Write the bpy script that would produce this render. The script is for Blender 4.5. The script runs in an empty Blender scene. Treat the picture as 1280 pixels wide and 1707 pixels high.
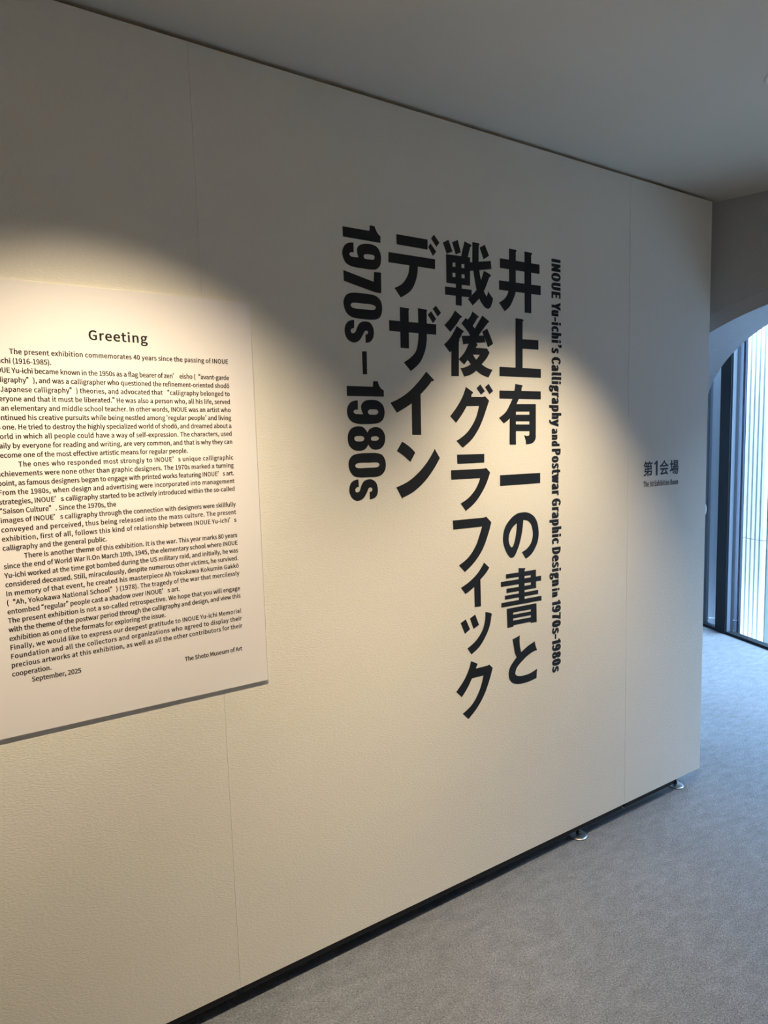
import bpy, bmesh, math, random
from math import sin, cos, pi, radians, atan2, hypot
from mathutils import Vector, Matrix, geometry

scene = bpy.context.scene
COL = scene.collection

# ------------------------------------------------------------------ camera
cam_data = bpy.data.cameras.new('camera')
cam = bpy.data.objects.new('camera', cam_data)
COL.objects.link(cam)
cam_data.sensor_fit = 'VERTICAL'
cam_data.sensor_height = 34.6
cam_data.lens = 34.6 * 1039.0 / 1707.0
cam_data.clip_start = 0.02
CAM = Vector((0.0, -1.65, 1.6012))
# camera axes in world space (right, down, forward)
RIGHT = Vector((0.85546816, -0.51706298, -0.02863728))
DOWN = Vector((-0.07568551, -0.07013094, -0.99466243))
FWD = Vector((0.51229477, 0.85306947, -0.09912897))
m = Matrix.Identity(4)
for i in range(3):
    m[i][0] = RIGHT[i]; m[i][1] = -DOWN[i]; m[i][2] = -FWD[i]; m[i][3] = CAM[i]
cam.matrix_world = m
scene.camera = cam

# ------------------------------------------------------------------ exposure, sky, lights
vs = scene.view_settings
vs.view_transform = 'Standard'; vs.look = 'None'; vs.gamma = 1.0
vs.use_curve_mapping = False
vs.exposure = 0.0
scene.cycles.max_bounces = 10
scene.cycles.diffuse_bounces = 6
scene.cycles.glossy_bounces = 4
scene.cycles.transmission_bounces = 8
scene.cycles.caustics_reflective = False
scene.cycles.caustics_refractive = False
scene.cycles.sample_clamp_indirect = 4.0

SKY = 31.0
world = bpy.data.worlds.new('sky'); scene.world = world
world.use_nodes = True
bg = world.node_tree.nodes['Background']
bg.inputs[0].default_value = (0.56, 0.755, 1.0, 1)
bg.inputs[1].default_value = SKY

SPOTS = [   # x, y, aim x, aim y, aim z, power, half angle (deg), blend
    (0.20, -0.80, 0.18, 0.0, 0.30, 186, 40.5, 1.0),
    (1.58, -0.84, 1.55, 0.0, 0.26, 174, 35, 1.0),
    (-0.30, -2.70, -0.30, -3.46, 1.1, 130, 45, 1.0),  # added fill lamp, unseen, bounces warmth off the right wall
    (1.60, -2.70, 1.60, -3.46, 1.1, 70, 45, 1.0),  # second added fill on the right wall, no fitting modelled
]
WARM = (1.0, 0.81, 0.54)

# ------------------------------------------------------------------ helpers
def obj(name, me, mat=None, parent=None):
    o = bpy.data.objects.new(name, me)
    COL.objects.link(o)
    if mat: me.materials.append(mat)
    if parent is not None: o.parent = parent
    return o

def from_bm(name, bm, mat=None, parent=None, smooth=False):
    me = bpy.data.meshes.new(name)
    bmesh.ops.recalc_face_normals(bm, faces=bm.faces[:])
    bm.to_mesh(me); bm.free()
    if smooth:
        for p in me.polygons: p.use_smooth = True
    return obj(name, me, mat, parent)

def thing(name, label, cat, loc=(0, 0, 0), group=None):
    o = bpy.data.objects.new(name, None); COL.objects.link(o)
    o.empty_display_size = 0.05
    o.location = loc; o['label'] = label; o['category'] = cat
    if group: o['group'] = group
    return o

def structure(o):
    o['kind'] = 'structure'; return o

def add_box(bm, a, b, bevel=0.0):
    r = bmesh.ops.create_cube(bm, size=1.0)
    vs_ = r['verts']
    for v in vs_:
        v.co = Vector([a[i] + (v.co[i] + .5) * (b[i] - a[i]) for i in range(3)])
    if bevel:
        es = {e for v in vs_ for e in v.link_edges}
        bmesh.ops.bevel(bm, geom=list(es), offset=bevel, segments=2, affect='EDGES', profile=0.5)

def add_prism(bm, pts, z0, z1):
    lo = [bm.verts.new((x, y, z0)) for x, y in pts]
    hi = [bm.verts.new((x, y, z1)) for x, y in pts]
    n = len(pts)
    bm.faces.new(lo); bm.faces.new(hi)
    for i in range(n):
        bm.faces.new((lo[i], lo[(i + 1) % n], hi[(i + 1) % n], hi[i]))

def add_lathe(bm, prof, seg=32, c=(0, 0, 0)):
    rings = []
    for r, z in prof:
        if r < 1e-6: rings.append([bm.verts.new((c[0], c[1], c[2] + z))])
        else: rings.append([bm.verts.new((c[0] + r * cos(2 * pi * i / seg), c[1] + r * sin(2 * pi * i / seg), c[2] + z)) for i in range(seg)])
    for a, b in zip(rings, rings[1:]):
        for i in range(seg):
            j = (i + 1) % seg
            if len(a) == 1 and len(b) == 1: continue
            if len(a) == 1: bm.faces.new((a[0], b[i], b[j]))
            elif len(b) == 1: bm.faces.new((a[i], a[j], b[0]))
            else: bm.faces.new((a[i], a[j], b[j], b[i]))

# ------------------------------------------------------------------ materials
def mat(name, color, rough=0.6, metal=0.0, spec=0.5):
    mt = bpy.data.materials.new(name); mt.use_nodes = True
    b = mt.node_tree.nodes['Principled BSDF']
    b.inputs['Base Color'].default_value = (*color, 1)
    b.inputs['Roughness'].default_value = rough
    b.inputs['Metallic'].default_value = metal
    b.inputs['Specular IOR Level'].default_value = spec
    return mt

def noisy(mt, scale, var, bump=0.0, dist=0.002, stretch=(1, 1, 1), detail=3.0, bscale=None):
    nt = mt.node_tree; N = nt.nodes; L = nt.links
    b = N['Principled BSDF']; col = b.inputs['Base Color'].default_value[:3]
    tc = N.new('ShaderNodeTexCoord'); mp = N.new('ShaderNodeMapping')
    mp.inputs['Scale'].default_value = stretch
    L.new(tc.outputs['Object'], mp.inputs['Vector'])
    n1 = N.new('ShaderNodeTexNoise'); n1.inputs['Scale'].default_value = scale; n1.inputs['Detail'].default_value = detail
    L.new(mp.outputs[0], n1.inputs['Vector'])
    cr = N.new('ShaderNodeValToRGB')
    cr.color_ramp.elements[0].position = 0.3; cr.color_ramp.elements[1].position = 0.7
    cr.color_ramp.elements[0].color = (*[c * (1 - var) for c in col], 1)
    cr.color_ramp.elements[1].color = (*[min(1, c * (1 + var)) for c in col], 1)
    L.new(n1.outputs['Fac'], cr.inputs['Fac']); L.new(cr.outputs['Color'], b.inputs['Base Color'])
    if bump:
        n2 = N.new('ShaderNodeTexNoise'); n2.inputs['Scale'].default_value = bscale or scale; n2.inputs['Detail'].default_value = detail
        L.new(mp.outputs[0], n2.inputs['Vector'])
        bp = N.new('ShaderNodeBump'); bp.inputs['Strength'].default_value = bump; bp.inputs['Distance'].default_value = dist
        L.new(n2.outputs['Fac'], bp.inputs['Height']); L.new(bp.outputs['Normal'], b.inputs['Normal'])
    return mt

M_PANEL = noisy(mat('painted_wallcloth', (0.775, 0.745, 0.68), 0.75, 0, 0.25), 2.0, 0.012, 0.32, 0.004, (1, 1, 2.6), 4, 120)
M_EDGE = mat('panel_edge_paint', (0.70, 0.69, 0.66), 0.7, 0, 0.25)
M_VINYL = mat('black_vinyl', (0.010, 0.012, 0.015), 0.55, 0, 0.3)
M_INK = mat('printing_ink', (0.014, 0.012, 0.012), 0.7, 0, 0.2)
M_BOARD = noisy(mat('white_print_paper', (0.80, 0.765, 0.775), 0.6, 0, 0.3), 3, 0.006)
M_CORE = mat('foam_core', (0.84, 0.82, 0.74), 0.7)
M_CEIL = noisy(mat('ceiling_plaster', (0.66, 0.595, 0.50), 0.9, 0, 0.1), 1.6, 0.03, 0.15, 0.003, (1, 1, 1), 4, 60)
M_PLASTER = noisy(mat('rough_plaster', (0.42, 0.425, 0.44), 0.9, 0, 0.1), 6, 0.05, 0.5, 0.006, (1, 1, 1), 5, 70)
M_WALL = noisy(mat('room_wall_paint', (0.62, 0.61, 0.59), 0.85, 0, 0.1), 2, 0.02)
M_BLACK = mat('black_rail', (0.006, 0.006, 0.007), 0.6)
M_STEEL = mat('zinc_plated_steel', (0.36, 0.37, 0.38), 0.42, 1.0)
M_ROD = mat('dark_steel', (0.05, 0.05, 0.055), 0.4, 0.8)
M_FRAME = mat('dark_bronze_aluminium', (0.006, 0.009, 0.013), 0.6, 0.0, 0.15)
M_FRAME2 = mat('grey_aluminium_edge', (0.07, 0.085, 0.11), 0.5, 0.0)
M_RIB = noisy(mat('white_ribbed_concrete', (0.42, 0.43, 0.40), 0.7), 3, 0.03)
M_GROOVE_SHADE = mat('grey_groove_shade', (0.10, 0.115, 0.10), 0.8, 0, 0.1)  # shade in the grooves between ribs, put into the shaft colour
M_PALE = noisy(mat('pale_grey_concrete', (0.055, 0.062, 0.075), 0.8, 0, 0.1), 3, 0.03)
M_DARKBLUE = noisy(mat('dark_blue_reflection', (0.006, 0.010, 0.024), 0.5, 0, 0.1), 30, 0.35, stretch=(1, 1, 0.03))  # window glass reflection painted as vertical dark blue streaks
M_STREAK = mat('blue_grey_streak', (0.016, 0.024, 0.042), 0.5, 0, 0.1)  # paler streaks of the same painted reflection
M_FAC = mat('facade_light_band', (0.07, 0.08, 0.09), 0.7, 0, 0.1)
M_FACWIN = mat('facade_blue_glass', (0.012, 0.03, 0.065), 0.6, 0, 0.1)
M_GROUND = noisy(mat('courtyard_paving', (0.30, 0.32, 0.34), 0.9), 4, 0.08)
M_WHITE = mat('white_plastic', (0.85, 0.85, 0.82), 0.4)
M_TRIM = mat('white_metal_trim', (0.75, 0.74, 0.70), 0.4)

# carpet
M_CARPET = mat('grey_loop_carpet', (0.27, 0.27, 0.275), 0.95, 0, 0.05)
def carpet_nodes(mt):
    nt = mt.node_tree; N = nt.nodes; L = nt.links; b = N['Principled BSDF']
    tc = N.new('ShaderNodeTexCoord')
    mp = N.new('ShaderNodeMapping'); mp.inputs['Rotation'].default_value = (0, 0, radians(25)); mp.inputs['Scale'].default_value = (1, 2.2, 1)
    L.new(tc.outputs['Object'], mp.inputs['Vector'])
    fine = N.new('ShaderNodeTexNoise'); fine.inputs['Scale'].default_value = 170; fine.inputs['Detail'].default_value = 4; fine.inputs['Distortion'].default_value = 0.6
    mid = N.new('ShaderNodeTexNoise'); mid.inputs['Scale'].default_value = 14; mid.inputs['Detail'].default_value = 5
    big = N.new('ShaderNodeTexNoise'); big.inputs['Scale'].default_value = 2.2; big.inputs['Detail'].default_value = 3
    L.new(mp.outputs[0], fine.inputs['Vector']); L.new(mp.outputs[0], mid.inputs['Vector']); L.new(tc.outputs['Object'], big.inputs['Vector'])
    def ramp(src, p0, p1, v0, v1):
        r = N.new('ShaderNodeValToRGB'); e = r.color_ramp.elements
        e[0].position = p0; e[1].position = p1
        e[0].color = (v0, v0, v0, 1); e[1].color = (v1, v1, v1, 1)
        L.new(src.outputs['Fac'], r.inputs['Fac']); return r
    def mul(a, c):
        x = N.new('ShaderNodeMix'); x.data_type = 'RGBA'; x.blend_type = 'MULTIPLY'; x.inputs[0].default_value = 1
        L.new(a, x.inputs[6]); L.new(c, x.inputs[7]); return x.outputs[2]
    base = N.new('ShaderNodeRGB'); base.outputs[0].default_value = (*CARPET_COL, 1)
    o = mul(base.outputs[0], ramp(fine, 0.30, .70, .50, 1.40).outputs[0])
    o = mul(o, ramp(mid, .3, .7, .88, 1.10).outputs[0])
    o = mul(o, ramp(big, .3, .7, .95, 1.04).outputs[0])
    L.new(o, b.inputs['Base Color'])
    bp = N.new('ShaderNodeBump'); bp.inputs['Strength'].default_value = 0.7; bp.inputs['Distance'].default_value = 0.006
    L.new(fine.outputs['Fac'], bp.inputs['Height'])
    bp2 = N.new('ShaderNodeBump'); bp2.inputs['Strength'].default_value = 0.25; bp2.inputs['Distance'].default_value = 0.02
    L.new(mid.outputs['Fac'], bp2.inputs['Height']); L.new(bp.outputs['Normal'], bp2.inputs['Normal'])
    L.new(bp2.outputs['Normal'], b.inputs['Normal'])
CARPET_COL = (0.222, 0.228, 0.244)
carpet_nodes(M_CARPET)

# window glass: clear thin pane with a slight blue tint
M_GLASS = bpy.data.materials.new('window_glass'); M_GLASS.use_nodes = True
nt = M_GLASS.node_tree; nt.nodes.clear()
out = nt.nodes.new('ShaderNodeOutputMaterial'); mx = nt.nodes.new('ShaderNodeMixShader')
tr = nt.nodes.new('ShaderNodeBsdfTransparent'); tr.inputs[0].default_value = (0.86, 0.93, 0.97, 1)
gl = nt.nodes.new('ShaderNodeBsdfGlossy'); gl.inputs['Roughness'].default_value = 0.02
lw = nt.nodes.new('ShaderNodeLayerWeight'); lw.inputs['Blend'].default_value = 0.5
pw = nt.nodes.new('ShaderNodeMath'); pw.operation = 'POWER'; pw.inputs[1].default_value = 4.0
ma = nt.nodes.new('ShaderNodeMath'); ma.operation = 'MULTIPLY_ADD'; ma.inputs[1].default_value = 0.6; ma.inputs[2].default_value = 0.035
nt.links.new(lw.outputs['Facing'], pw.inputs[0]); nt.links.new(pw.outputs[0], ma.inputs[0]); nt.links.new(ma.outputs[0], mx.inputs[0]); nt.links.new(tr.outputs[0], mx.inputs[1]); nt.links.new(gl.outputs[0], mx.inputs[2])
nt.links.new(mx.outputs[0], out.inputs[0])

M_LAMP = bpy.data.materials.new('lamp_bulb'); M_LAMP.use_nodes = True
b = M_LAMP.node_tree.nodes['Principled BSDF']
b.inputs['Base Color'].default_value = (0.9, 0.85, 0.7, 1)
b.inputs['Emission Color'].default_value = (*WARM, 1); b.inputs['Emission Strength'].default_value = 6

# ------------------------------------------------------------------ setting
CEIL = 2.634
A0 = Vector((2.727, 0.0275)); AD = Vector((0.39450, -0.91890)); AN = Vector((0.91890, 0.39450))
def arch_pt(s, T): 
    p = A0 + AD * s + AN * T
    return p.x, p.y
W0 = Vector((5.028, 1.276)); WD = Vector((-0.3130, -0.9498)); WN = Vector((0.9498, -0.3130))   # window line, WN points outdoors
def win_pt(t, d=0.0):
    p = W0 + WD * t + WN * d
    return p.x, p.y

LEFT_Y = 0.36
OUT = [(-2.7, LEFT_Y + 0.1), (2.68, LEFT_Y + 0.1), (2.79, 0.80), win_pt(-0.60, 0.06), win_pt(3.42, 0.06), arch_pt(3.80, 0.36), arch_pt(3.80, 0), (-2.7, -3.46)]
bm = bmesh.new(); add_prism(bm, OUT, -0.12, 0.0)
structure(from_bm('floor', bm, M_CARPET))
bm = bmesh.new(); add_prism(bm, OUT, CEIL, CEIL + 0.12)
structure(from_bm('ceiling', bm, M_CEIL))

bm = bmesh.new(); add_box(bm, (-2.7, LEFT_Y, 0), (2.56, LEFT_Y + 0.1, CEIL))
structure(from_bm('wall_left', bm, M_WALL))
bm = bmesh.new(); add_box(bm, (-2.8, -3.56, 0), (-2.7, LEFT_Y + 0.1, CEIL))
structure(from_bm('wall_rear', bm, M_WALL))
bm = bmesh.new(); add_box(bm, (-2.7, -3.56, 0), (4.25, -3.46, CEIL))
structure(from_bm('wall_right', bm, M_WALL))
bm = bmesh.new()
pa, pb = arch_pt(-0.62, 0.34), win_pt(-0.60, 0.03)
dx, dy = pb[0] - pa[0], pb[1] - pa[1]; l = hypot(dx, dy); nx, ny = -dy / l * .1, dx / l * .1
add_prism(bm, [pa, pb, (pb[0] + nx, pb[1] + ny), (pa[0] + nx, pa[1] + ny)], 0, CEIL)
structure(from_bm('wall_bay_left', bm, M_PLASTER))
bm = bmesh.new()
add_prism(bm, [win_pt(2.838, -0.02), win_pt(3.42, -0.02), win_pt(3.42, 0.10), win_pt(2.838, 0.10)], 0, CEIL)  # unseen wall put in place of glazing to cut daylight on the partition
structure(from_bm('wall_bay_blocker', bm, M_PLASTER))

# arched wall between the room and the window bay
SC, ZS = 0.70, 1.75
def profile(a, b, n=64):
    pts = [(SC - a, 0.0), (SC - a, ZS * .5)]
    pts += [(SC - a * cos(pi * i / n), ZS + b * sin(pi * i / n)) for i in range(n + 1)]
    pts += [(SC + a, ZS * .5), (SC + a, 0.0)]
    return pts
SMIN, SMAX = -0.62, 3.80
def arch_wall():
    bm = bmesh.new()
    def ring(a, b, T): return [bm.verts.new((*arch_pt(s, T), z)) for s, z in profile(a, b)]
    r1, r2, r3 = ring(1.05, 0.54, 0.0), ring(0.955, 0.49, 0.022), ring(0.76, 0.52, 0.35)
    for p, q in ((r1, r2), (r2, r3)):
        for i in range(len(p) - 1): bm.faces.new((p[i], p[i + 1], q[i + 1], q[i]))
    for r, T in ((r1, 0.0), (r3, 0.35)):
        corner = [bm.verts.new((*arch_pt(s, T), z)) for s, z in ((SMIN, 0), (SMIN, CEIL), (SMAX, CEIL), (SMAX, 0))]
        # left pier, right pier and the spandrel above as strips
        n = len(r); mid = n // 2
        top = []
        for i in range(n):
            co = r[i].co
            top.append(bm.verts.new((co.x, co.y, CEIL)))
        for i in range(n - 1):
            if (r[i].co - r[i + 1].co).xy.length < 1e-6: continue
            bm.faces.new((r[i], r[i + 1], top[i + 1], top[i]))
        lo = [v for v in r if abs((v.co.xy - r[0].co.xy).length) < 1e-5]
        hi = [v for v in r if abs((v.co.xy - r[-1].co.xy).length) < 1e-5]
        bm.faces.new([corner[0]] + lo + [top[0], corner[1]])
        bm.faces.new([corner[3], corner[2], top[-1]] + hi)
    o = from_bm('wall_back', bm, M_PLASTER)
    return structure(o)
arch_wall()

# ------------------------------------------------------------------ window of the bay
win = bpy.data.objects.new('window_1', None); COL.objects.link(win); structure(win)
def wbar(bm, t0, t1, d0, d1, z0, z1):
    add_prism(bm, [win_pt(t0, d0), win_pt(t1, d0), win_pt(t1, d1), win_pt(t0, d1)], z0, z1)
bm = bmesh.new()
wbar(bm, -0.60, 2.84, -0.02, 0.05, 0.0, 0.022); wbar(bm, -0.60, 2.84, -0.02, 0.05, CEIL - 0.06, CEIL)
from_bm('window_frame', bm, M_FRAME, win)
MULL = [0.0, 1.39, 2.78]
for t in MULL:
    bm = bmesh.new(); wbar(bm, t - 0.050, t + 0.058, -0.025, 0.06, 0.0, CEIL)
    mo = from_bm('mullion', bm, M_FRAME, win)
    bm = bmesh.new(); wbar(bm, t + 0.058, t + 0.066, -0.012, 0.02, 0.022, CEIL - .06); 
    from_bm('edge_trim', bm, M_FRAME2, mo)
for t in (-0.255,):
    bm = bmesh.new(); wbar(bm, t - 0.06, t + 0.045, -0.03, 0.04, 0.0, CEIL)
    mo = from_bm('stile', bm, M_FRAME, win)
    bm = bmesh.new(); wbar(bm, t + 0.020, t + 0.028, -0.036, -0.03, 0.022, CEIL - .06)
    from_bm('edge_trim', bm, M_FRAME2, mo)
spans = [(-0.60, -0.315), (-0.21, -0.050), (0.066, 1.34), (1.456, 2.73)]
for a, c in spans:
    bm = bmesh.new(); wbar(bm, a, c, 0.010, 0.016, 0.022, CEIL - .06)
    from_bm('pane', bm, M_GLASS, win)
# sky portal over the window opening
pl = bpy.data.lights.new('window_portal', 'AREA'); pl.shape = 'RECTANGLE'; pl.size = 3.45; pl.size_y = 2.6
pl.cycles.is_portal = True
po = bpy.data.objects.new('window_portal', pl); COL.objects.link(po)
px, py = win_pt(1.12, 0.09)
z = WN.to_3d()               # lamp shines along its -Z: -Z must point indoors
zax = Vector((WN.x, WN.y, 0)); xax = Vector((WD.x, WD.y, 0)); yax = zax.cross(xax)
po.matrix_world = Matrix(((xax.x, yax.x, zax.x, px), (xax.y, yax.y, zax.y, py), (xax.z, yax.z, zax.z, 1.32), (0, 0, 0, 1)))

# ------------------------------------------------------------------ outdoors
bm = bmesh.new(); add_prism(bm, [win_pt(-8, 0.07), win_pt(12, 0.07), win_pt(12, 16), win_pt(-8, 16)], -0.45, -0.30)
structure(from_bm('ground', bm, M_GROUND))
def beyond(x, y, k):
    return (x * k, -1.65 + (y + 1.65) * k)
# white ribbed column
pA, pB = Vector(beyond(4.990, 1.098, 1.13)), Vector(beyond(4.921, 0.893, 1.13))
ex = (pB - pA); wid = ex.length; ex.normalize(); ey = Vector((ex.y, -ex.x)); 
if ey.x < 0: ey = -ey
t = thing('ribbed_column', 'white ribbed concrete column outside the window, right of the dark mullion', 'column', (*pA, -0.30))
def loc2(u, d): 
    q = ex * u + ey * d
    return (q.x, q.y)
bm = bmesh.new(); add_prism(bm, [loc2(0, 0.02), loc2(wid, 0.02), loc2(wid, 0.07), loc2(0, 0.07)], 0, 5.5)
from_bm('shaft', bm, M_GROOVE_SHADE, t)
nr = 5; pitch = wid / nr
for i in range(nr):
    bm = bmesh.new()
    u0, u1 = i * pitch + pitch * .05, (i + 1) * pitch - pitch * .22
    for z0, z1 in ((0, 1.02), (1.026, 5.5)):
        add_prism(bm, [loc2(u0, 0.021), loc2(u0 + .003, -.012), loc2(u1 - .003, -.012), loc2(u1, 0.021)], z0, z1)
    from_bm('rib', bm, M_RIB, t)
# pale round column
c0 = beyond(5.056, 1.392, 1.12)
t = thing('round_column', 'pale grey round column outside the narrow left pane', 'column', (*c0, -0.30))
bm = bmesh.new(); add_lathe(bm, [(0, 0), (.17, 0), (.17, 5.4), (0, 5.4)], 48)
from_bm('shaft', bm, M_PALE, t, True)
bm = bmesh.new(); add_lathe(bm, [(.17, 0), (.20, 0), (.20, .10), (.19, .12), (.17, .12)], 48)
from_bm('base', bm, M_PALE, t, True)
# glass reflection painted as a dark blue panel between mullion and ribbed column
q0, q1 = Vector(beyond(5.03, 1.245, 1.20)), Vector(beyond(4.985, 1.085, 1.20))
t = thing('reflection_panel', 'dark blue streaked panel painted as the glass reflection, between mullion and white ribbed column', 'panel', (*q0, -0.30))
d = (q1 - q0); L_ = d.length; d.normalize(); e = Vector((d.y, -d.x)); 
if e.x < 0: e = -e
bm = bmesh.new()
add_prism(bm, [(-d.x * .05, -d.y * .05), (d.x * (L_ + .05), d.y * (L_ + .05)), (d.x * (L_ + .05) + e.x * .1, d.y * (L_ + .05) + e.y * .1), (-d.x * .05 + e.x * .1, -d.y * .05 + e.y * .1)], 0, 5.2)
from_bm('sheet', bm, M_DARKBLUE, t)
for k, w in ((.25, .012), (.62, .018), (.85, .010)):
    bm = bmesh.new(); c = d * (L_ * k)
    f_ = -e * .012
    add_prism(bm, [(c.x, c.y), (c.x + d.x * w, c.y + d.y * w), (c.x + d.x * w + f_.x, c.y + d.y * w + f_.y), (c.x + f_.x, c.y + f_.y)], 0, 5.2)
    from_bm('reflection_streak', bm, M_STREAK, t)
# facade across the courtyard
fo = Vector(win_pt(1.2, 6.0))
t = thing('opposite_building', 'building wing across the courtyard with pale bands and blue glass', 'building', (*fo, -0.30))
def fpt(u, d_):
    q = WD * u + WN * d_
    return (q.x, q.y)
bm = bmesh.new(); add_prism(bm, [fpt(-9, 0.12), fpt(9, 0.12), fpt(9, 2), fpt(-9, 2)], 0, 5.4)
from_bm('glazing', bm, M_FACWIN, t)
for z0, z1 in ((0, .25), (.62, .74), (1.02, 1.10), (2.20, 2.28), (2.36, 2.46), (3.6, 3.75), (5.1, 5.6)):
    bm = bmesh.new(); add_prism(bm, [fpt(-9, 0.0), fpt(9, 0.0), fpt(9, 0.3), fpt(-9, 0.3)], z0, z1)
    from_bm('band', bm, M_FAC, t)

# ------------------------------------------------------------------ partition panels
PZ0, PZ1, PT = 0.0700, 2.6217, 0.060
def levelling_foot(x, y, parent, z0=0.0):
    bm = bmesh.new(); add_lathe(bm, [(0, 0.0), (.036, 0.0), (.038, .002), (.037, .004), (.026, .0055), (.010, .0065), (.0, .0065)], 32, (x, y, z0))
    f = from_bm('levelling_foot', bm, M_STEEL, parent, True)
    bm = bmesh.new(); add_lathe(bm, [(0, .008), (.0052, .008), (.0052, PZ0 + .004 - z0), (0, PZ0 + .004 - z0)], 12, (x, y, z0))
    add_lathe(bm, [(0, .010), (.009, .010), (.009, .018), (0, .018)], 6, (x, y, z0))
    from_bm('threaded_rod', bm, M_ROD, f)
def partition(x0, x1, label, feet, rail):
    t = thing('partition_panel', label, 'partition panel', (0, 0, 0), 'white movable partition panels')
    bm = bmesh.new(); add_box(bm, (x0, 0, PZ0), (x1, PT, PZ1), 0.0006)
    from_bm('panel_board', bm, M_PANEL, t)
    bm = bmesh.new(); add_box(bm, (rail[0], 0.006, PZ0 - 0.022), (rail[1], PT - .006, PZ0 + 0.001))
    from_bm('bottom_rail', bm, M_BLACK, t)
    for fx, fy in feet: levelling_foot(fx, fy, t)
    return t
XA, XB, XC = 0.4624, 2.1445, 2.6822
partition(-1.25, XA - 0.0002, 'white partition panel behind the greeting board, left of the first seam', [(-1.0, .022), (-0.2, .022)], (-1.2, XA - .01))
partition(XA + 0.0002, XB - 0.0005, 'wide white partition panel carrying the black title', [(1.897, .034)], (XA + .01, XB - .01))
tend = partition(XB + 0.0005, XC, 'narrow white end panel with the small room sign, beside the arch', [(2.566, .046)], (XB + .01, 2.495))
bm = bmesh.new()
bmesh.ops.create_uvsphere(bm, u_segments=32, v_segments=16, radius=1.0)
for v in bm.verts: v.co = Vector((XC + v.co.x * .016, .006 + v.co.y * .006, 1.292 + v.co.z * .030))
o = from_bm('edge_fitting', bm, M_WHITE, tend, True); o['label'] = 'small white rounded fitting'

# ------------------------------------------------------------------ greeting board
BX0, BX1, BZ0, BZ1 = -0.085, 0.5875, 0.963, 2.0005
BT = 0.0070
board = thing('greeting_board', 'white printed greeting board with black English text on the left panel', 'text panel', ((BX0 + BX1) / 2, 0, BZ0))
off = Vector(((BX0 + BX1) / 2, 0, BZ0))
def place(o):            # geometry was written in room coordinates
    o.matrix_parent_inverse = Matrix.Translation(-off)
bm = bmesh.new(); add_box(bm, (BX0, -BT, BZ0), (BX1, -0.0002, BZ1)); 
o = from_bm('foam_core', bm, M_CORE, board); place(o)
bm = bmesh.new(); add_box(bm, (BX0, -BT - .0004, BZ0), (BX1, -BT + .0001, BZ1))
o = from_bm('printed_face', bm, M_BOARD, board); place(o)

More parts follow.
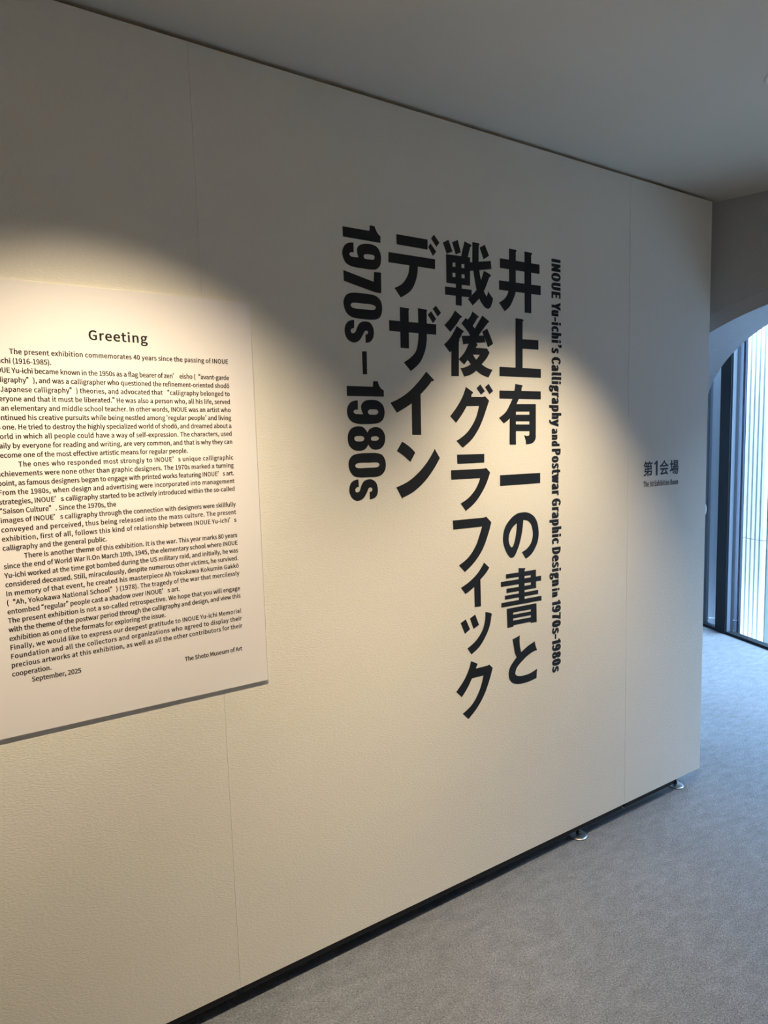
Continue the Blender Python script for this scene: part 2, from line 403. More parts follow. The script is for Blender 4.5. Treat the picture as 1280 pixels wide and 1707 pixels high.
# ------------------------------------------------------------------ lettering
GLYPH_DATA = '''
(338;239,-196 295,-171 239,-60 199,60 176,184 168,311 176,438 199,561 239,681 295,792 239,818 177,703 131,582 102,452 92,311 102,170 131,40 177,-82
)338;99,-196 161,-82 207,40 236,170 246,311 236,452 207,582 161,703 99,818 42,792 98,681 139,561 163,438 171,311 163,184 139,60 98,-60 42,-171
,278;75,-190 153,-140 203,-69 221,19 212,77 185,113 144,126 110,118 85,96 75,62 84,28 109,6 142,-2 153,-1 140,-57 106,-102 53,-136
-347;46,245 302,245 302,315 46,315
.278;139,-13 172,-4 196,20 205,56 196,93 172,117 139,126 105,117 82,93 73,56 82,20 105,-4
0555;278,-13 372,11 444,82 490,201 506,369 490,535 444,653 372,723 278,746 183,723 112,653 66,535 50,369 66,201 112,82 183,11|278,61 205,93 156,194 138,369 156,543 205,643 278,674 351,643 400,543 418,369 400,194 351,93
1555;88,0 490,0 490,76 343,76 343,733 273,733 121,681 121,623 252,623 252,76 88,76
2555;44,0 505,0 505,79 302,79 182,72 300,192 391,308 449,420 470,531 444,645 370,719 256,746 172,733 102,696 40,639 93,587 137,631 188,661 245,672 321,653 365,602 380,527 360,428 298,319 194,195 44,54
4555;340,0 426,0 426,202 524,202 524,275 426,275 426,733 325,733 20,262 20,202 340,202|340,275 115,275 282,525 341,633 345,633 340,500
5555;262,-13 352,4 428,53 482,131 502,238 472,371 392,448 281,472 171,443 190,655 466,655 466,733 110,733 86,391 135,360 174,384 213,398 257,403 337,383 390,326 409,236 388,144 332,84 253,63 178,75 119,104 73,144 27,84 85,37 161,1
6555;301,-13 407,17 483,100 512,225 487,353 416,430 308,455 250,445 192,414 142,367 159,510 200,604 259,656 331,671 375,664 414,645 447,615 499,671 453,710 396,737 327,746 225,725 138,656 78,533 56,350 75,191 126,78 204,10|144,294 194,348 245,378 293,387 367,367 411,311 425,225 409,138 364,80 301,59 222,86 169,166
7555;198,0 293,0 308,196 341,364 404,520 508,678 508,733 49,733 49,655 405,655 314,508 252,357 216,192
8555;280,-13 400,12 480,80 509,176 492,263 447,325 386,369 386,374 430,418 468,479 483,551 459,652 390,719 282,744 179,721 108,656 81,558 95,488 131,432 180,389 180,385 116,338 66,270 46,182 76,81 159,12|330,398 248,435 188,486 164,558 179,620 221,661 281,676 348,659 390,612 405,546 397,494 371,444|281,55 202,73 147,120 127,190 140,256 176,312 228,356 325,314 395,260 422,179 404,114 355,71
9555;235,-13 334,9 420,81 479,209 501,398 482,551 431,660 352,725 254,746 149,716 73,634 44,508 69,381 139,304 246,278 307,289 365,320 415,367 397,224 356,130 299,79 232,63 186,70 144,89 108,119 58,62 104,23 163,-3|414,444 364,388 312,356 261,346 188,366 145,423 130,508 147,596 191,654 255,675 335,649 389,571
A608;4,0 97,0 168,224 436,224 506,0 604,0 355,733 252,733|191,297 227,410 300,658 304,658 378,410 413,297
C638;377,-13 465,-1 539,35 602,92 551,151 502,106 446,78 381,68 286,89 215,149 169,244 153,369 170,493 217,586 290,645 384,665 442,656 492,632 534,596 584,656 533,701 466,733 383,746 254,720 151,645 83,526 58,366 82,206 149,87 250,13
D688;101,0 288,0 435,25 542,98 607,214 629,369 607,525 541,639 433,709 284,733 101,733|193,76 193,658 276,658 389,639 470,583 518,493 534,369 518,245 470,153 389,96 276,76
E589;101,0 534,0 534,79 193,79 193,346 471,346 471,425 193,425 193,655 523,655 523,733 101,733
F552;101,0 193,0 193,329 473,329 473,407 193,407 193,655 523,655 523,733 101,733
G689;389,-13 481,-2 558,28 615,72 615,380 374,380 374,303 530,303 530,111 495,88 449,73 398,68 294,89 217,149 169,244 153,369 170,493 220,586 297,645 397,665 462,656 514,631 555,596 605,656 555,699 485,733 394,746 260,720 153,645 83,526 58,366 83,206 151,87 256,13
H728;101,0 193,0 193,346 535,346 535,0 628,0 628,733 535,733 535,426 193,426 193,733 101,733
I293;101,0 193,0 193,733 101,733
J535;237,-13 353,18 419,99 439,215 439,733 346,733 346,224 333,134 294,84 228,68 179,76 137,103 101,151 35,103 86,39 153,0
K646;101,0 193,0 193,232 319,382 539,0 642,0 377,455 607,733 502,733 195,365 193,365 193,733 101,733
M812;101,0 184,0 184,406 172,622 176,622 235,455 374,74 436,74 574,455 633,622 637,622 625,406 625,0 711,0 711,733 600,733 460,341 409,188 405,188 352,341 212,733 101,733
N723;101,0 188,0 188,385 177,614 181,614 260,463 527,0 622,0 622,733 534,733 534,352 547,120 542,120 463,271 195,733 101,733
O742;371,-13 498,14 597,90 661,210 684,369 661,527 597,646 498,720 371,746 245,720 146,646 81,527 58,369 81,210 146,90 245,14|371,68 281,89 213,150 169,245 153,369 169,493 213,586 281,645 371,665 461,645 530,586 574,493 589,369 574,245 530,150 461,89
P633;101,0 193,0 193,292 314,292 424,306 510,347 565,417 584,518 564,619 509,686 422,722 310,733 101,733|193,367 193,658 298,658 406,646 471,602 492,518 472,432 409,383 302,367
R635;193,385 193,658 316,658 413,646 474,605 494,528 474,448 413,401 316,385|503,0 607,0 421,321 508,360 565,429 586,528 553,649 463,714 330,733 101,733 101,0 193,0 193,311 325,311
S596;304,-13 437,15 523,90 553,195 533,286 479,348 402,391 298,436 241,463 195,501 176,559 193,616 241,652 313,665 377,657 432,634 480,597 528,656 469,703 396,735 313,746 194,721 112,653 82,552 106,462 162,402 231,364 336,318 399,287 443,248 459,187 441,125 388,83 305,68 230,79 162,111 103,159 48,95 119,38 205,0
T599;253,0 346,0 346,655 568,655 568,733 31,733 31,655 253,655
U721;361,-13 465,3 549,56 604,154 624,302 624,733 535,733 535,300 512,162 449,89 361,68 274,89 213,162 190,300 190,733 98,733 98,302 118,154 173,56 257,3
W878;181,0 291,0 400,442 437,609 441,609 477,442 588,0 700,0 851,733 763,733 684,334 644,96 638,96 586,334 484,733 399,733 298,334 246,96 242,96 198,334 121,733 26,733
Y531;219,0 311,0 311,284 532,733 436,733 342,526 268,365 264,365 192,526 97,733 -1,733 219,284
a563;217,-13 282,-2 342,26 397,65 400,65 408,0 483,0 483,334 464,452 403,529 295,557 212,546 140,519 82,486 117,423 164,451 219,473 280,481 349,461 383,411 392,344 243,318 139,277 79,219 59,141 80,58 136,5|243,61 194,70 160,97 147,147 170,209 247,254 392,283 392,132 342,93 293,69
b618;331,-13 420,7 496,64 548,156 567,280 553,394 512,482 444,538 351,557 291,547 233,520 180,481 184,578 184,796 92,796 92,0 165,0 173,56 177,56 227,19 279,-5|316,64 276,69 231,87 184,120 184,406 234,447 282,472 328,480 412,455 458,385 472,279 452,164 397,90
c510;306,-13 370,-5 429,19 482,55 442,117 405,90 362,70 314,63 226,89 167,162 146,271 168,381 229,454 317,480 357,474 393,458 425,433 471,493 429,525 377,548 313,557 213,538 130,482 73,392 52,271 71,151 125,62 206,6
d620;277,-13 339,-2 395,25 442,64 445,64 453,0 528,0 528,796 436,796 436,587 441,494 394,528 346,550 288,557 199,537 124,480 72,390 53,271 69,150 114,61 185,6|297,64 216,89 165,160 147,272 168,381 225,454 304,480 348,475 392,456 436,423 436,138 391,97 345,72
e554;312,-13 380,-6 439,14 490,42 458,103 416,80 372,65 322,60 231,84 169,149 142,250 508,250 512,302 487,437 413,526 295,557 205,537 127,481 73,391 52,271 72,151 128,62 210,6|141,315 169,407 225,464 297,484 370,465 416,408 432,315
f325;33,469 107,469 107,0 198,0 198,469 313,469 313,543 198,543 198,629 206,688 232,724 275,736 336,721 356,792 265,809 176,787 124,726 107,630 107,543 33,538
g564;275,-250 421,-224 516,-156 550,-62 529,11 466,54 361,67 254,67 197,75 167,96 159,126 164,152 176,173 194,191 274,172 376,195 446,261 473,361 468,406 452,443 429,473 540,473 540,543 351,543 274,557 173,533 99,466 71,363 81,303 108,253 142,217 142,213 114,188 91,154 82,112 89,74 106,44 131,23 131,18 88,-17 60,-59 51,-105 80,-184 158,-233|274,234 217,250 175,295 159,363 175,432 216,475 274,490 333,475 375,432 390,363 374,295 332,250|288,-187 203,-175 150,-142 131,-92 137,-61 154,-29 186,0 256,-8 350,-8 411,-15 448,-36 460,-77 439,-130 379,-171
h607;92,0 184,0 184,394 234,440 281,468 332,477 391,462 424,415 435,332 435,0 526,0 526,344 508,461 454,533 360,557 292,545 233,512 180,466 184,578 184,796 92,796
i275;92,0 184,0 184,543 92,543|138,655 170,663 191,684 199,716 191,747 170,768 138,775 106,768 86,747 78,716 86,684 106,663
k552;92,0 182,0 182,143 284,262 443,0 542,0 337,324 518,543 416,543 186,257 182,257 182,796 92,796
l284;188,-13 241,-5 228,65 209,63 196,67 187,79 184,102 184,796 92,796 92,108 102,42 133,1
m926;92,0 184,0 184,394 232,441 278,468 320,477 377,462 410,415 421,332 421,0 512,0 512,394 561,441 606,468 649,477 706,462 739,415 750,332 750,0 841,0 841,344 823,461 769,533 677,557 613,544 554,507 497,453 467,509 419,544 347,557 285,545 229,511 178,464 176,464 167,543 92,543
n610;92,0 184,0 184,394 234,440 281,468 332,477 391,462 424,415 435,332 435,0 526,0 526,344 508,461 454,533 360,557 291,545 231,511 178,464 176,464 167,543 92,543
o606;303,-13 398,6 479,62 534,151 554,271 534,392 479,482 398,538 303,557 208,538 128,482 73,392 52,271 73,151 128,62 208,6|303,63 221,89 166,162 146,271 166,381 221,454 303,480 386,454 441,381 461,271 441,162 386,89
p620;92,-229 184,-229 184,-45 181,50 231,15 281,-6 331,-13 420,7 496,64 548,156 567,280 553,394 512,482 444,538 351,557 289,546 231,518 178,480 176,480 167,543 92,543|316,64 277,69 232,87 184,120 184,406 235,447 282,472 328,480 412,455 458,385 472,279 452,164 397,90
q620;436,-229 528,-229 528,543 455,543 446,492 444,492 397,528 346,550 288,557 199,537 124,480 72,390 53,271 69,150 114,61 185,6 277,-13 338,-3 393,24 441,63 436,-36|297,64 216,89 165,160 147,272 168,381 225,454 304,480 348,475 392,456 436,423 436,138 391,97 345,72
r388;92,0 184,0 184,349 225,423 273,463 320,475 373,466 390,545 332,557 274,543 222,504 178,444 176,444 167,543 92,543
s468;234,-13 342,9 409,67 431,148 406,230 344,280 266,313 209,336 166,365 149,407 160,447 193,475 250,486 295,480 335,463 373,438 417,495 370,526 313,549 249,557 148,536 84,481 62,403 86,327 145,279 220,246 279,222 325,189 344,143 332,100 297,70 237,58 177,66 125,89 76,123 32,62 90,23 159,-3
t377;262,-13 363,7 345,76 283,61 233,73 207,109 199,165 199,469 347,469 347,543 199,543 199,696 123,696 113,543 27,538 27,469 108,469 108,168 122,73 171,10
u607;251,-13 319,-1 378,33 430,85 433,85 440,0 516,0 516,543 425,543 425,158 376,106 330,76 278,66 220,81 187,128 176,210 176,543 84,543 84,199 102,82 157,11
v521;209,0 316,0 508,543 418,543 315,234 265,74 260,74 210,234 108,543 13,543
w802;178,0 284,0 361,291 398,449 403,449 440,293 518,0 629,0 776,543 688,543 609,229 576,78 571,78 533,229 448,543 359,543 274,229 238,78 233,78 201,229 120,543 27,543
x498;15,0 111,0 184,127 239,224 244,224 303,127 383,0 483,0 304,274 469,543 374,543 307,424 259,333 254,333 201,424 128,543 29,543 194,283
y521;101,-234 193,-209 259,-142 304,-46 508,543 419,543 321,242 277,88 272,88 218,242 108,543 13,543 231,-1 219,-42 191,-102 151,-144 97,-159 55,-150 37,-223
z475;35,0 446,0 446,74 150,74 437,494 437,543 66,543 66,469 321,469 35,49
ō606;303,-13 398,6 479,62 534,151 554,271 534,392 479,482 398,538 303,557 208,538 128,482 73,392 52,271 73,151 128,62 208,6|303,63 221,89 166,162 146,271 166,381 221,454 303,480 386,454 441,381 461,271 441,162 386,89|156,671 451,671 451,736 156,736
‘1000;952,809 931,847 870,806 825,742 806,660 817,611 846,578 885,565 923,575 946,600 953,630 945,663 924,686 890,694 863,686 874,732 905,775
’1000;48,599 69,561 130,603 176,667 194,748 183,797 155,831 115,843 77,834 55,809 47,778 55,746 77,723 110,714 137,722 126,677 95,633
“1000;770,809 749,847 688,806 642,742 624,660 635,611 664,578 703,565 741,575 764,600 771,630 763,663 742,686 709,694 681,686 692,732 723,775|962,809 941,847 880,806 835,742 816,660 827,611 856,578 895,565 933,575 956,600 963,630 955,663 934,686 900,694 873,686 884,732 915,775
”1000;230,599 251,561 312,603 358,667 376,748 365,797 337,831 297,843 259,834 237,809 229,778 237,746 259,723 291,714 319,722 308,677 277,633|38,599 59,561 120,603 166,667 184,748 173,797 145,831 105,843 67,834 45,809 37,778 45,746 67,723 100,714 127,722 116,677 85,633
会1000;157,-58 781,5 838,-79 905,-38 864,23 808,92 744,161 676,225 613,191 728,71 273,36 477,264 918,264 918,337 89,337 89,264 375,264 207,72 131,19|504,840 422,742 313,649 184,566 42,496 97,431 264,521 264,460 741,460 741,530 277,530 360,589 436,651 503,718 571,655 651,591 741,530 910,443 963,509 843,560 729,625 627,696 546,769 576,809
場1000;497,621 819,621 819,542 497,542|497,754 819,754 819,675 497,675|429,810 429,485 889,485 889,810|331,429 331,364 471,364 416,286 347,218 271,163 323,117 454,232 555,232 491,143 412,64 329,6 379,-41 449,12 517,79 577,154 624,232 721,232 669,125 602,30 523,-41 579,-84 642,-24 699,53 747,141 783,232 861,232 848,104 833,27 816,-8 786,-19 701,-14 718,-76 817,-76 875,-51 899,-3 918,96 934,264 936,294 503,294 546,364 961,364 961,429|34,178 63,103 359,249 343,315 241,269 241,552 349,552 349,624 241,624 241,832 170,832 170,624 53,624 53,552 170,552 170,237
第1000;168,401 131,180 398,180 328,117 247,61 159,14 70,-22 119,-81 210,-39 300,15 384,79 457,151 457,-80 531,-80 531,180 821,180 811,105 800,59 786,36 750,28 636,33 657,-36 783,-37 847,-12 870,27 886,99 900,214 902,244 531,244 531,337 868,337 868,558 131,558 131,494 457,494 457,401|231,337 457,337 457,244 217,244|531,494 795,494 795,401 531,401|212,845 169,752 113,668 46,598 109,561 216,696 271,696 321,575 387,599 346,696 507,696 507,754 249,754 281,828|598,845 565,756 520,674 464,607 530,568 617,696 685,696 763,574 828,602 767,696 947,696 947,754 644,754 670,828
'''
PARA0 = ['>The present exhibition commemorates 40 years since the passing of INOUE', '=Yu-ichi (1916-1985).']
PARA1 = ['INOUE Yu-ichi became known in the 1950s as a flag bearer of zen’ eisho (“avant-garde', 'calligraphy”), and was a calligrapher who questioned the refinement-oriented shodō', '(“Japanese calligraphy”) theories, and advocated that “calligraphy belonged to', 'everyone and that it must be liberated.» He was also a person who, all his life, served', 'as an elementary and middle school teacher. In other words, INOUE was an artist who', 'continued his creative pursuits while being nestled among ‹regular people› and living', 'as one. He tried to destroy the highly specialized world of shodō, and dreamed about a', 'world in which all people could have a way of self-expression. The characters, used', 'daily by everyone for reading and writing, are very common, and that is why they can', '=become one of the most effective artistic means for regular people.']
PARA2 = ['>The ones who responded most strongly to INOUE’s unique calligraphic', 'achievements were none other than graphic designers. The 1970s marked a turning', 'point, as famous designers began to engage with printed works featuring INOUE’s art.', 'From the 1980s, when design and advertising were incorporated into management', 'strategies, INOUE’s calligraphy started to be actively introduced within the so-called', '=«Saison Culture”. Since the 1970s, the', 'images of INOUE’s calligraphy through the connection with designers were skillfully', 'conveyed and perceived, thus being released into the mass culture. The present', 'exhibition, first of all, follows this kind of relationship between INOUE Yu-ichi’s', '=calligraphy and the general public.']
PARA3 = ['>There is another theme of this exhibition. It is the war. This year marks 80 years', 'since the end of World War II.On March 10th, 1945, the elementary school where INOUE', 'Yu-ichi worked at the time got bombed during the US military raid, and initially, he was', 'considered deceased. Still, miraculously, despite numerous other victims, he survived.', 'In memory of that event, he created his masterpiece Ah Yokokawa Kokumin Gakkō', '(“Ah, Yokokawa National School”) (1978). The tragedy of the war that mercilessly', '=entombed «regular» people cast a shadow over INOUE’s art.', 'The present exhibition is not a so-called retrospective. We hope that you will engage', 'with the theme of the postwar period through the calligraphy and design, and view this', '=exhibition as one of the formats for exploring the issue.']
PARA4 = ['Finally, we would like to express our deepest gratitude to INOUE Yu-ichi Memorial', 'Foundation and all the collectors and organizations who agreed to display their', 'precious artworks at this exhibition, as well as all the other contributors for their', '=cooperation.']
TITLE = [
  ('A', [
    ('井', '14742,22324 16577,22340 16576,22020 14737,22007|14694,21598 16631,21619 16629,21300 14690,21290|15864,22692 16152,22690 16232,22686 16231,22658 16181,22611 16173,20638 15857,20634|15154,22696 15464,22692 15507,22674 15463,22608 15451,21380 ~15430,21237 ~15331,21029 ~15164,20774 14932,20599 14681,20863 ~14890,20980 ~15024,21112 ~15112,21289 ~15143,21460 15146,22046'),
    ('上', '15429,20413 15735,20402 15815,20372 15774,20333 15758,20318 15744,18670 15411,18656|15650,19721 16510,19730 16508,19402 15647,19394|14680,18729 16626,18731 16625,18420 14676,18414'),
    ('有', '14665,17925 16616,17942 16615,17659 14662,17651|15398,18172 15735,18131 15735,18097 15698,18056 15683,17939 ~15551,17651 ~15390,17386 ~15130,16991 14846,16802 14632,16997 ~14938,17193 ~15135,17456 ~15295,17734 ~15356,17953|15122,17107 15331,17458 15420,17459 15406,16064 15110,16070|15332,17473 16371,17486 16369,17220 15329,17213|16057,17482 16371,17486 16364,16392 ~16363,16301 ~16300,16181 ~16165,16094 15889,16064 ~15876,16189 15792,16391 ~15901,16360 16013,16366 16049,16410|15387,17108 16091,17111 16089,16876 15385,16877|15383,16768 16088,16766 16086,16530 15381,16536'),
    ('一', '14654,15020 16574,15019 16572,14646 14648,14644'),
    ('の', '~15756,13642 ~16002,13599 ~16251,13457 ~16417,13216 ~16486,12858 ~16441,12529 ~16271,12235 ~16102,12067 15845,11935 15647,12204 ~15882,12298 ~16077,12463 ~16176,12680 ~16186,12906 ~16109,13160 ~15958,13306 15731,13360 ~15711,13174 ~15654,12874 ~15555,12557 ~15445,12324 ~15294,12096 ~15173,12049 ~15054,12093 ~14884,12324 ~14770,12617 ~14760,12838 ~14829,13112 ~14989,13337 ~15216,13519 ~15458,13621|-15414,13271 ~15212,13137 ~15077,12948 ~15027,12752 ~15059,12568 ~15164,12431 ~15259,12527 ~15356,12821 ~15398,13060'),
    ('書', '15483,11641 15759,11604 15811,11609 15810,11570 15773,11505 15773,10295 15490,10323|14884,11490 16340,11480 16339,11300 14882,11332|16076,11480 16340,11480 16344,10794 16076,10800|14638,11246 16599,11219 16598,11036 14635,11061|14901,10963 16345,10944 16344,10794 14899,10806|14818,10721 16450,10708 16449,10554 14817,10577|14653,10483 16616,10461 16616,10285 14651,10318|14902,10232 16358,10218 16370,9509 16066,9521 16052,9571 15227,9579 15206,9528 14924,9523|-15208,10049 16070,10031 16069,9957 15207,9971|-15206,9832 16068,9815 16068,9735 15205,9754'),
    ('と', '15166,9070 ~15346,9104 15521,9154 ~15510,8947 ~15527,8750 15584,8511 15670,8302 15358,8365 ~15272,8546 ~15217,8809|15584,8511 ~15911,8677 ~16112,8744 16263,8796 ~16302,8632 16382,8434 ~16109,8396 ~15829,8285 ~15551,8116 ~15373,7973 ~15304,7837 ~15293,7750 ~15361,7675 ~15546,7617 ~15823,7605 ~16063,7630 16378,7723 16345,7369 ~16061,7325 ~15741,7312 ~15387,7350 ~15135,7455 ~15002,7619 ~14966,7820 ~15016,8018 ~15163,8196 15358,8365'),
  ]),
  ('B', [
    ('戦', '12366,22496 12592,22618 12749,22275 12511,22174|12733,22561 12968,22661 13081,22295 12873,22199|13231,22659 13469,22599 13524,22589 13523,22551 13467,22501 13368,22180 13292,22079 13073,22051 ~13133,22323 ~13201,22541|12481,22161 13093,22176 13461,22182 13447,21280 12477,21273|-12742,21933 12853,21940 12850,21808 12733,21803|-13103,21932 13220,21938 13217,21815 13097,21814|-12735,21614 12846,21617 12843,21487 12726,21488|-13100,21610 13219,21614 13220,21488 13097,21488|12859,21357 13104,21370 13088,20611 12839,20613|12416,21156 13506,21159 13509,21002 13418,20911 12419,20900|13421,22025 14341,22183 14370,21925 13434,21752|13563,22682 13825,22684 13866,22669 13865,22640 13833,22608 13818,22089 ~13856,21752 ~13908,21515 ~13991,21295 ~14027,21169 14149,21008 14220,21189 ~14296,21095 14426,20970 ~14369,20797 ~14289,20659 ~14191,20614 ~14057,20653 ~13915,20784 ~13822,20919 ~13713,21180 ~13652,21430 ~13592,21749 13552,22084|14038,21831 14277,21758 14348,21716 14304,21660 14265,21642 ~14145,21383 ~14027,21169 ~13812,20904 13540,20663 13342,20855 ~13513,20996 ~13704,21172 ~13879,21455|13869,22549 14090,22671 14272,22339 14025,22193'),
    ('後', '12802,20442 13036,20300 13100,20270 13062,20231 13025,20224 ~12847,19995 12598,19744 12370,19944 ~12635,20203|12865,19954 13100,19836 13159,19805 13117,19759 13089,19743 ~13022,19624 12947,19520 12945,19463 12666,19162 12565,19097 12338,19329 ~12584,19553 ~12752,19776|12634,19372 12937,19519 12974,19514 12964,19478 12942,19462 12922,18345 12611,18341|13238,20238 13329,20189 ~13624,19917 ~13791,19690 13413,19665 ~13340,19789 13058,20046|13531,20470 13774,20340 13802,20321 13764,20293 13735,20279 ~13628,20126 13532,20004 13326,20031 13329,20196 ~13425,20297|13946,20376 14205,20230 14253,20202 14194,20163 ~14007,19967 13782,19716 13506,19642 13413,19694 ~13605,19916|13060,19655 14003,19726 14077,19505 13673,19462 13342,19416 13137,19386 13122,19352|13928,19845 14152,19963 ~14294,19709 14404,19478 14171,19349 ~14096,19521|13352,19431 13673,19465 13729,19403 13642,19304 ~13496,19092 ~13304,18895 13148,18729 12924,18898 ~13159,19118|13575,19300 14132,19310 14243,19179 ~14107,18978 ~13891,18776 ~13657,18561 ~13427,18421 13144,18342 12992,18607 ~13244,18668 ~13452,18771 ~13663,18919 13815,19083 13524,19077 13401,19070|13304,18887 13382,19058 13524,19077 ~13663,18919 ~13891,18776 ~14121,18669 14366,18612 14179,18345 ~13885,18431 ~13647,18561 ~13470,18714'),
    ('グ', '13656,17977 13821,18109 14021,17888 13844,17763|14023,18022 14187,18139 14381,17905 14221,17785|13203,18011 13454,17872 13510,17844 13500,17807 13452,17784 13422,17688 13930,17693 14028,17719 14198,17573 ~14060,17260 ~13898,16916 ~13699,16588 ~13424,16279 13031,16008 12775,16238 ~13182,16475 ~13452,16753 ~13629,17034 13751,17388 13228,17378 ~13026,17106 12770,16829 12537,17046 ~12865,17410 ~13075,17718'),
    ('ラ', '12793,15784 13957,15781 13952,15483 12796,15482|12528,15279 13910,15278 14038,15297 14208,15138 ~14060,14811 ~13858,14502 ~13539,14156 13121,13886 12908,14151 ~13253,14326 ~13527,14566 ~13677,14785 13758,14963 12532,14966'),
    ('フ', '12564,13607 13901,13599 14008,13624 14233,13412 ~14092,13017 ~13843,12520 ~13492,12123 13039,11802 12789,12063 ~13209,12300 ~13528,12658 ~13692,12993 13816,13296 12577,13301'),
    ('ィ', '13888,12038 14122,11827 ~13935,11629 13713,11458 13724,10514 13445,10524 13432,11235 ~13265,11144 13050,11044 12860,11284 ~13245,11458 ~13590,11694'),
    ('ッ', '12821,10068 13048,10165 13225,9783 13001,9660|13226,10160 13460,10265 13625,9873 13379,9766|13916,10283 14139,10214 14218,10158 14185,10075 ~14099,9736 ~13934,9436 ~13643,9099 13269,8883 13098,9129 ~13490,9342 ~13779,9666 ~13895,9998'),
    ('ク', '13243,8650 13491,8524 13538,8489 13456,8342 13997,8336 14062,8363 14222,8207 ~14069,7802 ~13836,7340 ~13510,6931 13095,6600 12847,6853 ~13293,7111 ~13616,7545 13790,8017 13278,8027 ~13086,7742 12819,7452 12581,7695 ~12938,8051 ~13145,8382'),
  ]),
  ('C', [
    ('デ', '10621,22500 11778,22506 11770,22199 10625,22202|11908,22557 12024,22691 12233,22475 12111,22330|11794,22282 11887,22406 12102,22186 11971,22034|10323,21939 12052,21944 12044,21640 10313,21638|11076,21778 11400,21819 11386,21631 ~11352,21377 ~11248,21097 ~11084,20869 10724,20643 10504,20906 ~10780,21053 ~10957,21261 ~11041,21453'),
    ('ザ', '10681,20361 10982,20343 11034,20336 11001,20281 10984,19125 10669,19129|11351,20383 11653,20367 11710,20358 11684,20305 11673,19626 ~11642,19276 ~11544,18980 ~11375,18710 11030,18436 10776,18694 ~11025,18845 ~11224,19035 ~11310,19256 11355,19604|10279,19933 12045,19941 12037,19615 10277,19613|11916,20412 12047,20522 12245,20317 12112,20185|11721,20210 11854,20334 12049,20107 11918,19970'),
    ('イ', '11620,18444 11834,18264 11915,18196 11877,18150 11827,18161 ~11643,17964 11380,17726 11380,17591 11370,16455 11029,16460 11037,17440 ~10769,17291 10473,17145 10249,17446 ~10622,17607 ~10977,17830 ~11305,18115'),
    ('ン', '10641,16253 ~10909,16094 11126,15900 10933,15607 ~10706,15791 10436,15966|11887,15994 12086,15696 ~11833,15348 ~11491,14986 ~11064,14678 10622,14497 10595,14454 10383,14833 ~10841,15003 ~11224,15253 ~11580,15584'),
  ]),
  ('D', [
    ('1', '8784,22449 9654,22453 9683,22467 9695,22615 9861,22614 ~9929,22470 ~9992,22395 10059,22350 10047,22158 8789,22166'),
    ('9', '9132,22042 9130,21769 9028,21757 ~8985,21704 ~9024,21650 ~9142,21636 9283,21646 ~9243,21774 ~9251,21906 ~9339,22002 ~9525,22063 ~9770,22073 ~9942,22012 ~10046,21844 ~10055,21662 ~10012,21498 ~9891,21386 ~9686,21349 ~9371,21348 ~9076,21360 ~8870,21429 ~8773,21582 ~8752,21744 ~8820,21906 ~8948,22006|-~9478,21745 ~9529,21766 ~9702,21781 ~9802,21766 ~9833,21713 ~9791,21647 ~9668,21635 ~9510,21635 ~9462,21683'),
    ('7', '8766,21227 9776,21007 9800,21292 10042,21300 10032,20697 ~9853,20703 ~9722,20723 8774,20926'),
    ('0', '~9061,20619 ~9345,20631 ~9651,20630 ~9864,20590 ~10007,20465 ~10049,20271 ~10002,20052 ~9880,19934 ~9644,19891 ~9317,19889 ~9016,19913 ~8833,20018 ~8748,20202 ~8746,20377 ~8854,20547|-~9050,20329 ~9391,20338 ~9699,20334 ~9814,20291 ~9822,20250 ~9752,20187 ~9385,20176 ~9063,20182 ~8976,20239 ~8983,20288'),
    ('s', '9069,19841 9064,19610 9013,19598 ~8949,19545 ~8970,19466 ~9036,19457 ~9104,19507 ~9176,19659 ~9275,19780 ~9430,19825 ~9602,19805 ~9705,19682 ~9732,19502 ~9683,19334 ~9582,19237 9436,19203 9439,19436 9483,19452 ~9534,19505 ~9497,19560 ~9419,19538 ~9338,19410 ~9218,19255 ~9044,19187 ~8859,19248 ~8762,19387 ~8746,19578 ~8813,19728 ~8918,19808'),
    ('—', '9302,18946 9465,18955 9455,18280 9306,18274'),
    ('1', '8747,17921 9638,17918 9656,18084 9814,18089 ~9862,17964 ~9919,17883 10025,17816 10018,17628 8743,17629'),
    ('9', '9103,17506 9104,17233 9003,17224 ~8951,17172 ~8999,17110 ~9128,17098 9272,17096 ~9219,17224 ~9224,17374 ~9345,17488 ~9565,17526 ~9801,17501 ~9977,17370 ~10030,17166 ~9978,16961 ~9839,16846 ~9614,16806 ~9349,16800 ~9102,16808 ~8904,16861 ~8767,16997 ~8729,17170 ~8766,17331 ~8884,17456|-~9496,17232 ~9629,17242 ~9747,17234 ~9805,17171 ~9743,17095 ~9594,17085 ~9491,17093 ~9438,17162'),
    ('8', '~9114,16735 ~9272,16700 9405,16544 ~9490,16654 ~9700,16713 ~9892,16652 ~10001,16509 ~10026,16354 ~9982,16187 ~9857,16061 ~9675,16021 ~9528,16062 9417,16186 ~9322,16061 ~9203,16013 ~9087,16003 ~8901,16046 ~8764,16174 ~8721,16362 ~8749,16536 ~8839,16659 ~8970,16721|-~9046,16445 ~9176,16445 ~9262,16417 ~9286,16366 ~9243,16303 ~9097,16283 ~8997,16301 ~8945,16365 ~8973,16427|-~9615,16427 ~9720,16429 ~9800,16371 ~9738,16308 ~9626,16299 ~9537,16317 ~9521,16368 ~9548,16413'),
    ('0', '~9098,15925 ~9435,15931 ~9702,15921 ~9895,15860 ~9997,15708 ~10021,15539 ~9970,15359 ~9829,15235 ~9647,15198 ~9379,15198 ~9086,15205 ~8886,15259 ~8763,15409 ~8719,15574 ~8747,15737 ~8866,15871|-~9044,15638 ~9395,15639 ~9707,15634 ~9781,15593 ~9779,15535 ~9702,15492 ~9389,15488 ~9053,15488 ~8968,15521 ~8948,15578'),
